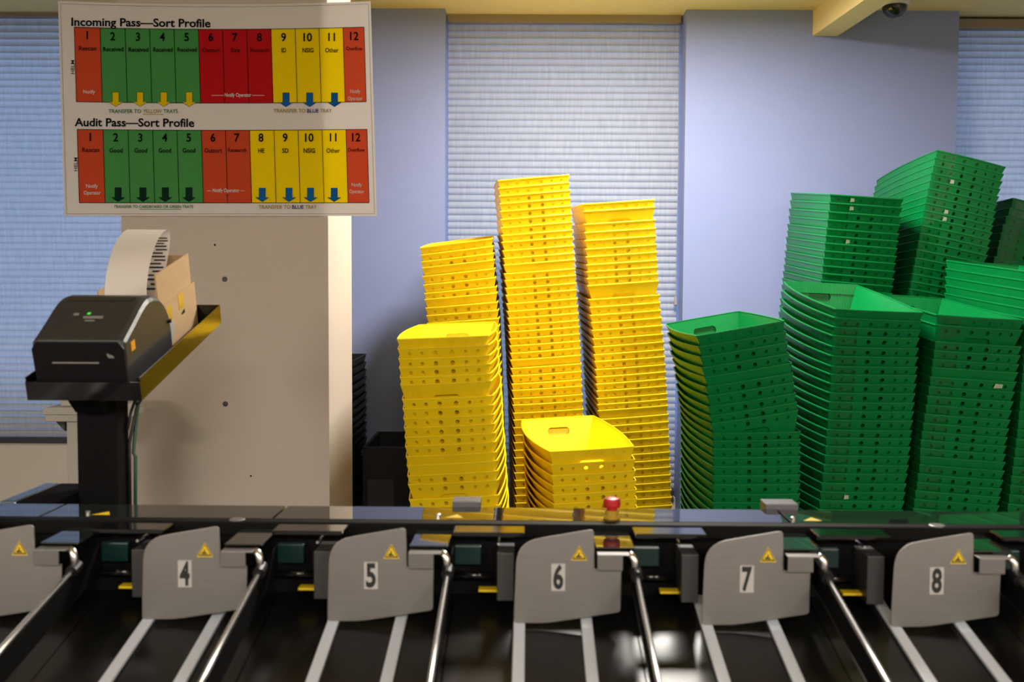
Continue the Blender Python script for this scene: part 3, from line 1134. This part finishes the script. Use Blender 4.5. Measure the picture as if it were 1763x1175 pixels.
fb.prism([(-HW + 0.003, -0.0035, 0.010), (HW - 0.003, -0.0035, 0.010), (HW - 0.001, -0.0035, 0.088), (HW - 0.010, -0.0035, 0.101), (-HW + 0.010, -0.0035, 0.101), (-HW + 0.001, -0.0035, 0.088)], (0, 0.0045, 0))
fc = fb.build('front_cover', 'printer_black', printer, bevel=0.001)
MB().box((-0.047, -0.0045, 0.062), (0.035, -0.0035, 0.0645)).build('label_slot', 'grey_mark', fc)
zl = MB()
for k in range(4):      # small striped maker's mark
    x = 0.050 + k * 0.0028
    zl.add([(x, -0.0042, 0.080 - k * 0.0012), (x + 0.0020, -0.0042, 0.081 - k * 0.0012), (x + 0.0046, -0.0042, 0.073 - k * 0.0002), (x + 0.0026, -0.0042, 0.072)], [(0, 1, 2, 3)])
zl.build('logo', 'grey_mark', fc)


def top_z(y):
    for (a, za), (b2, zb) in zip(prof[3:9], prof[4:9]):
        if a <= y <= b2:
            return lerp(za, zb, (y - a) / (b2 - a))
    return 0.147


def on_top(name, x0, x1, y0, y1, m, lift=0.0008):
    return MB().add([(x0, y0, top_z(y0) + lift), (x1, y0, top_z(y0) + lift), (x1, y1, top_z(y1) + lift), (x0, y1, top_z(y1) + lift)], [(0, 1, 2, 3)]).build(name, m, printer)


on_top('power_button', -0.034, -0.024, 0.070, 0.077, 'grey_mark')
on_top('status_light', -0.010, -0.004, 0.073, 0.079, 'led')
on_top('button_legend', -0.014, 0.022, 0.062, 0.069, 'grey_mark')
on_top('button_legend', -0.008, 0.010, 0.054, 0.058, 'grey_mark')
on_top('media_window', -0.064, 0.060, 0.116, 0.134, 'acrylic')
MB().box((HW + 0.0003, 0.026, 0.075), (HW + 0.0012, 0.044, 0.092)).build('sticker', 'orange', printer)['label'] = 'orange square sticker'
MB().lathe([(0.006, 0), (0.006, 0.006)], (HW, 0.225, 0.072), n=12).build('lid_latch', 'printer_black', printer)
tag(printer, 'charcoal desktop label printer with orange sticker on the tilted shelf', 'printer')

# cardboard box with fan-fold labels behind the printer
bx = empty('cardboard_box', PM @ Vector((-0.010, 0.385, 0.0035)), PROT)
bw, bl, bh = 0.062, 0.105, 0.094
b = MB()
t = 0.003
b.box((-bw, -bl, 0), (bw, bl, t)).box((bw - t, -bl, t), (bw, bl, bh)).box((-bw, -bl, t), (-bw + t, bl, bh))
b.box((-bw + t, -bl, t), (bw - t, -bl + t, bh * 0.8)).box((-bw + t, bl - t, t), (bw - t, bl, bh))
b.build('carton', 'card', bx)
b = MB()
b.box((bw - 2.4 * t, -bl - 0.008, bh * 0.35), (bw - 1.3 * t, bl - 0.012, bh + 0.066))
b.build('flap', 'card', bx)
b = MB().box((-bw - 0.0036, -bl + 0.0, bh * 0.3), (-bw - 0.0006, -bl + 0.10, bh + 0.030))
b.build('flap', 'card', bx)
b = MB().box((-bw + 0.01, bl - 0.012, bh * 0.4), (bw - 0.012, bl - 0.009, bh + 0.062))
b.build('flap', 'card', bx)
for (y0, y1, z0, z1) in ((-0.01, 0.022, bh - 0.034, bh - 0.002), (-0.085, -0.055, bh - 0.045, bh - 0.010)):  # glossy amber patches on the side of the box
    MB().box((bw + 0.0001, y0, z0), (bw + 0.0006, y1, z1)).build('patch', 'patch', bx)
MB().box((bw + 0.0001, -0.075, 0.012), (bw + 0.0008, -0.052, 0.052)).build('white_label', 'sticker_white', bx)
mk = MB()
for k in range(5):
    mk.box((bw + 0.0001, 0.004 + k * 0.0045, bh - 0.048), (bw + 0.0006, 0.006 + k * 0.0045, bh - 0.043 + 0.001 * k))
mk.build('printed_mark', 'ink', bx)
tag(bx, 'open brown cardboard box with amber patches, behind the label printer', 'box')

pp = MB()
arcw = [(1.995, 1.44), (1.993, 1.47), (1.996, 1.50), (2.006, 1.53), (2.021, 1.556), (2.042, 1.581), (2.068, 1.602), (2.096, 1.616), (2.118, 1.622),
        (2.134, 1.619), (2.138, 1.607), (2.134, 1.59), (2.124, 1.568), (2.112, 1.545), (2.10, 1.52), (2.092, 1.49), (2.088, 1.46)]
arc = []
for (y, z) in arcw:
    q = inv @ Vector((PO.x, y, z))
    arc.append((q.y, q.z))
hw = 0.042
v, f = [], []
for (y, z) in arc:
    v += [(-0.020 - hw, y, z), (-0.020 + hw, y, z)]
for k in range(len(arc) - 1):
    f.append((2 * k, 2 * k + 1, 2 * k + 3, 2 * k + 2))
pp.add(v, f)
paper = empty('label_paper', PM @ Vector((-0.02, 0.27, 0.10)), PROT)
LT_ = Matrix.Translation((0.02, -0.27, -0.10))
pp.build('paper_web', 'label_paper', paper, T=LT_, smooth=True, fix=False)
tm = MB()
for k in range(10, 15):
    for j, (a, b2) in enumerate(((0.006, 0.036), (0.014, 0.038), (-0.004, 0.030))):
        t0, t1 = (j + 0.1) / 3, (j + 0.55) / 3
        y0, z0 = lerp(arc[k][0], arc[k + 1][0], t0), lerp(arc[k][1], arc[k + 1][1], t0)
        y1, z1 = lerp(arc[k][0], arc[k + 1][0], t1), lerp(arc[k][1], arc[k + 1][1], t1)
        e = 0.0008
        tm.add([(-0.02 + a, y0 - e, z0), (-0.02 + b2, y0 - e, z0), (-0.02 + b2, y1 - e, z1), (-0.02 + a, y1 - e, z1)], [(0, 1, 2, 3)])
tm.build('printed_text', 'ink', paper, T=LT_)
tag(paper, 'white fan-fold label paper arching from the printer into the cardboard box', 'paper')

# grey pedestal behind the post
q0, q1 = P(77, 703, 2.55), P(200, 727, 2.55)
ped = empty('pedestal', ((P(112, 780, 2.55).x + P(172, 780, 2.55).x) / 2, 2.62, 0))
T = Matrix.Translation(-ped.location)
MB().box((P(112, 780, 2.55).x, 2.56, 0), (P(180, 780, 2.55).x, 2.66, q1.z)).build('column', 'pedestal', ped, T=T, bevel=0.003)
lz = q0.z
lp = MB()
lp.box((q0.x, 2.55, q1.z), (q1.x, 2.75, q1.z + 0.018)).box((q0.x - 0.004, 2.546, q1.z + 0.018), (q1.x, 2.75, lz))
lp.build('ledge', 'pedestal', ped, T=T, bevel=0.002)
MB().box((P(103, 690, 2.58).x, 2.58, lz), (P(190, 690, 2.58).x, 2.72, lz + 0.035)).build('top_block', 'pedestal', ped, T=T, bevel=0.004)
MB().prism([(P(92, 729, 2.6).x, 2.60, q1.z), (P(112, 750, 2.6).x, 2.60, q1.z), (P(112, 750, 2.6).x, 2.60, q1.z - 0.032)], (0, 0.02, 0)).build('brace', 'dark_steel', ped, T=T)
tag(ped, 'light grey pedestal with a ledge, behind the black printer post', 'pedestal')

# ------------------------------------------------------------------ the sorting machine
Y0 = 1.50
mach = empty('mail_sorter', (0, Y0, 0), (0, 0, R(-1.0)))
K = Y0 / F


def mx(px):
    return (px - 881.5) * K


def mz(py):
    """height at the plate plane for a photo row"""
    return P(881.5, py, Y0).z


SL = math.tan(R(12.5))
ZF = mz(1074)              # slide height at the plate plane
XA, XB = -1.25, 1.25
b = MB()
b.box((XA, -0.42, 0), (XB, 0.30, 0.80))
b.box((XA, 0.10, 0.80), (XB, 0.30, z_deck - 0.02))
b.build('cabinet', 'black_matt', mach)
b = MB()
b.box((XA, 0.118, z_deck - 0.022), (XB, 0.142, z_deck + 0.001))
b.build('front_bar', 'acrylic2', mach, bevel=0.002)
for (x0, x1) in ((XA, mx(72) * 1.13), (mx(76) * 1.13, mx(471) * 1.13), (mx(476) * 1.13, mx(1348) * 1.13), (mx(1352) * 1.13, XB)):
    MB().box((x0, 0.147, z_deck - 0.008), (x1, 0.245, z_deck)).build('smoked_lid', 'acrylic', mach, bevel=0.001)
PITCH = 327.6 * K
NUM = {-3: '3', -2: '4', -1: '5', 0: '6', 1: '7', 2: '8', 3: '9'}


def outline(pts):
    return [(mx(x), mz(y)) for x, y in pts]


PL = outline([(887, 1070), (887.5, 1040), (889, 1000), (890, 973), (891.5, 961), (894.5, 951), (899, 943.5), (905, 937.5), (912.5, 932.5), (921, 929), (940, 925), (1018, 911.5), (1023, 912), (1025.5, 915.5),
              (1027.5, 979), (1074, 979), (1073, 1050), (1069, 1053.5), (1028, 1060), (985, 1067), (955, 1071.5), (940, 1073), (920, 1073.5), (891, 1073.5)])
for k in (-4, -3, -2, -1, 0, 1, 2, 3):
    dx = k * PITCH
    e = MB()
    e.prism([(x + dx, 0.0, z) for (x, z) in PL], (0, 0.0022, 0))
    plate = e.build('divider_plate', 'steel', mach, bevel=0.0008)
    if k in NUM and k >= -2:
        n = NUM[k]
        st = MB()
        x0, x1, z1, z0 = mx(952) + dx, mx(976) + dx, mz(970.5), mz(1017)
        st.box((x0, -0.0006, z0), (x1, -0.0001, z1), 'sticker_white')
        v, f, a, c = text_geo(n, 0.035)
        cap = (z1 - z0) * 0.82
        wv = (x1 - x0) * 0.74
        st.add([((x0 + x1) / 2 - wv / 2 + (p.x - a) / (c - a) * wv, -0.0009, z0 + (z1 - z0) * 0.10 + p.y / CAP * cap) for p in v], f, 'ink')
        st.build('number_sticker', 'sticker_white', plate)['label'] = 'white sticker with black %s' % n
    tri = MB()
    cx, cz_ = mx(1000) + dx, mz(953)
    rr = 0.0148
    base_ = cz_ - 0.010

    def tri_pts(s, off, up=0.0):
        return [(cx - 0.0125 * s, off, base_ + 0.0105 * (1 - s) * 0.6 + up), (cx + 0.0125 * s, off, base_ + 0.0105 * (1 - s) * 0.6 + up), (cx, off, base_ + 0.0105 * (1 - s) * 0.6 + 0.0225 * s + up)]
    tri.add(tri_pts(1.0, -0.0005), [(0, 1, 2)], 'warn')
    tri.add(tri_pts(0.86, -0.0007, 0.0006), [(0, 1, 2)], 'ink')
    tri.add(tri_pts(0.66, -0.0009, 0.0016), [(0, 1, 2)], 'warn')
    # pinched-hand sign
    tri.add([(cx - 0.005, -0.0011, base_ + 0.0045), (cx + 0.0045, -0.0011, base_ + 0.0045), (cx + 0.0035, -0.0011, base_ + 0.0065), (cx + 0.001, -0.0011, base_ + 0.007), (cx + 0.0005, -0.0011, base_ + 0.0125),
             (cx - 0.001, -0.0011, base_ + 0.0125), (cx - 0.0014, -0.0011, base_ + 0.0085), (cx - 0.005, -0.0011, base_ + 0.0065)], [(0, 1, 2, 3, 4, 5, 6, 7)], 'ink')
    tri.build('warning_sticker', 'warn', plate, fix=False)['label'] = 'yellow triangle hand warning sticker'
    # bent flange carrying the rod
    br = MB()
    x0, x1 = mx(1031) + dx, mx(1091) + dx
    br.box((x0, -0.012, mz(978)), (x1 - 0.014, -0.0095, mz(953)), 'flange')
    br.box((x0, -0.012, mz(953)), (x1 - 0.003, 0.012, mz(953) + 0.002), 'steel')
    br.build('rod_flange', 'steel', mach, bevel=0.0008)
    # little shelf behind the plate
    sh_ = MB().box((mx(1030) + dx, 0.010, z_deck - 0.011), (mx(1098) + dx, 0.112, z_deck - 0.0085))
    sh_.build('top_shelf', 'acrylic', mach, bevel=0.001)
    # rod, collar and fin, sloping down towards the operator
    xr = mx(1099) + dx
    zr = mz(984)

    def at(y, dz=0.0):
        return (xr, y, zr + y * SL + dz)
    rod = MB().tube([at(-0.55), at(0.0)], 0.0042, n=12)
    rod = rod.build('guide_rod', 'chrome', mach, smooth=True)
    MB().tube([(mx(1087) + dx, 0.004, mz(952) - 0.002), (mx(1093) + dx, 0.002, mz(953) - 0.004), (mx(1096) + dx, -0.001, mz(962)), at(0.0)], 0.0058, n=12).build('rod_elbow', 'chrome', rod, smooth=True)
    MB().tube([at(-0.016, 0.0), at(0.006, 0.0)], 0.0095, n=14).build('rod_collar', 'black_plastic', rod)
    MB().prism([at(-0.55, -0.005), at(0.09, -0.005), at(0.09, -0.046), at(-0.55, -0.046)], (0.0022, 0, 0)).build('side_fin', 'black_matt', mach)
    MB().tube([at(-0.55, -0.047), at(0.05, -0.047)], 0.0016, n=6).build('fin_edge', 'dark_steel', mach, smooth=True)
    # white runners and the black slide they lie on
    for off in (0.0065, 0.110):
        xs = mx(889) + dx + off
        MB().prism([(xs - 0.0088, -0.55, ZF - 0.55 * SL), (xs + 0.0088, -0.55, ZF - 0.55 * SL), (xs + 0.0088, 0.09, ZF + 0.09 * SL), (xs - 0.0088, 0.09, ZF + 0.09 * SL)], (0, 0, -0.006)).build('slide_runner', 'white_strip', mach, bevel=0.0015)
    xa, xb = mx(889) + dx - 0.100, mx(889) + dx + PITCH - 0.102
    zz = ZF - 0.007
    MB().prism([(xa, -0.55, zz - 0.55 * SL), (xb, -0.55, zz - 0.55 * SL), (xb, 0.098, zz + 0.098 * SL), (xa, 0.098, zz + 0.098 * SL)], (0, 0, -0.006)).build('pocket_slide', 'pocket', mach)
    # things in the dark behind the plates
    MB().box((mx(856) + dx, 0.03, mz(1046)), (mx(886) + dx, 0.095, mz(962))).build('pocket_bracket', 'dark_steel', mach, bevel=0.001)
    MB().box((mx(775) + dx, 0.082, mz(1000)), (mx(825) + dx, 0.0975, mz(965))).build('feed_belt', 'teal', mach, bevel=0.002)
    MB().tube([(mx(770) + dx, 0.075, mz(1016)), (mx(850) + dx, 0.075, mz(1016))], 0.006, n=10).build('roller', 'black_gloss', mach, smooth=True)
    MB().box((mx(775) + dx, 0.05, mz(940)), (mx(905) + dx, 0.097, mz(932))).build('cover_lip', 'black_gloss', mach, bevel=0.002)
    MB().box((mx(822) + dx, 0.0515, mz(1038)), (mx(870) + dx, 0.07, mz(1034))).build('yellow_tag', 'warn', mach)
    MB().tube([(mx(858) + dx, 0.05, mz(952)), (mx(858) + dx, 0.098, mz(952))], 0.0022, n=8).build('screw', 'chrome', mach)
# details on top of the machine
stopx = (1054 - 881.5) / F * 1.66
es = MB()
es.lathe([(0.0140, 0), (0.0140, 0.003), (0.0115, 0.005), (0.0115, 0.014)], (0, 0, 0), n=24)
eb = es.build('emergency_stop', 'yellowbase', mach, origin=(0, 0, 0))
eb.location = (stopx, 0.168, z_deck + 0.0003)
MB().lathe([(0.009, 0.014), (0.009, 0.018), (0.0135, 0.019), (0.0145, 0.023), (0.0145, 0.030), (0.0125, 0.034), (0.006, 0.036)], (0, 0, 0), n=24).build('push_cap', 'red', eb, smooth=False)
for (x0, x1, y1) in ((776, 824, 873), (1312, 1368, 876)):
    a0, a1 = (x0 - 881.5) / F * 1.77, (x1 - 881.5) / F * 1.77
    MB().box((a0, 0.247, z_deck - 0.01), (a1, 0.29, z_deck + 0.010)).build('sensor_block', 'grey_block', mach, bevel=0.002)
for x in (167, 780, 1395):
    a0 = (x - 881.5) / F * 1.68
    MB().add([(a0 - 0.016, 0.160, z_deck + 0.0006), (a0 + 0.016, 0.160, z_deck + 0.0006), (a0 + 0.004, 0.186, z_deck + 0.0006)], [(0, 1, 2)]).build('warning_sticker', 'warn', mach)
for x in (140, 752, 1364):
    a0 = (x - 881.5) / F * 1.68
    MB().lathe([(0.004, 0), (0.004, 0.004), (0.002, 0.005)], (a0, 0.172, z_deck), n=12).build('screw', 'chrome', mach)
for x in (400, 1615):
    a0 = (x - 881.5) / F * 1.63
    MB().lathe([(0.013, 0), (0.013, 0.0012), (0.011, 0.002)], (a0, 0.130, z_deck + 0.001), n=20).build('bar_cap', 'steel', mach)
# perforated hood at the end of the machine
hz = z_deck + 0.0
hood = MB()
hood.box((-0.893, 0.255, hz - 0.08), (-0.822, 0.425, hz + 0.001))
hood.build('perforated_hood', 'hood_mesh', mach)
MB().box((-0.925, 0.255, hz - 0.08), (-0.894, 0.425, hz + 0.002)).build('hood_trim', 'hood_trim', mach, bevel=0.004)
tag(mach, 'black mail sorting machine with numbered steel divider plates and chrome guide rods', 'machine')

# ------------------------------------------------------------------ daylight outside, camera
w = bpy.data.worlds.new('daylight')
S.world = w
w.use_nodes = True
bg = w.node_tree.nodes.get('Background') or w.node_tree.nodes.new('ShaderNodeBackground')
bg.inputs['Color'].default_value = (0.34, 0.54, 1.0, 1)
bg.inputs['Strength'].default_value = 1.9
try:
    w.cycles.sampling_method = 'NONE'
except Exception:
    pass

cam = bpy.data.objects.new('camera', bpy.data.cameras.new('camera'))
C.objects.link(cam)
cam.location = CAM_LOC
cam.rotation_euler = CAM_ROT.to_euler()
cam.data.lens = LENS
cam.data.sensor_width = SENSOR
cam.data.clip_start = 0.05
cam.data.dof.use_dof = True
cam.data.dof.focus_distance = 3.3
cam.data.dof.aperture_fstop = 5.0
S.camera = cam
S.view_settings.view_transform = 'Standard'
S.view_settings.look = 'None'
S.view_settings.gamma = 1.0
S.view_settings.use_curve_mapping = False
S.view_settings.exposure = 0.0
S.cycles.use_denoising = True
S.cycles.max_bounces = 8
S.cycles.diffuse_bounces = 5
S.cycles.sample_clamp_indirect = 6.0
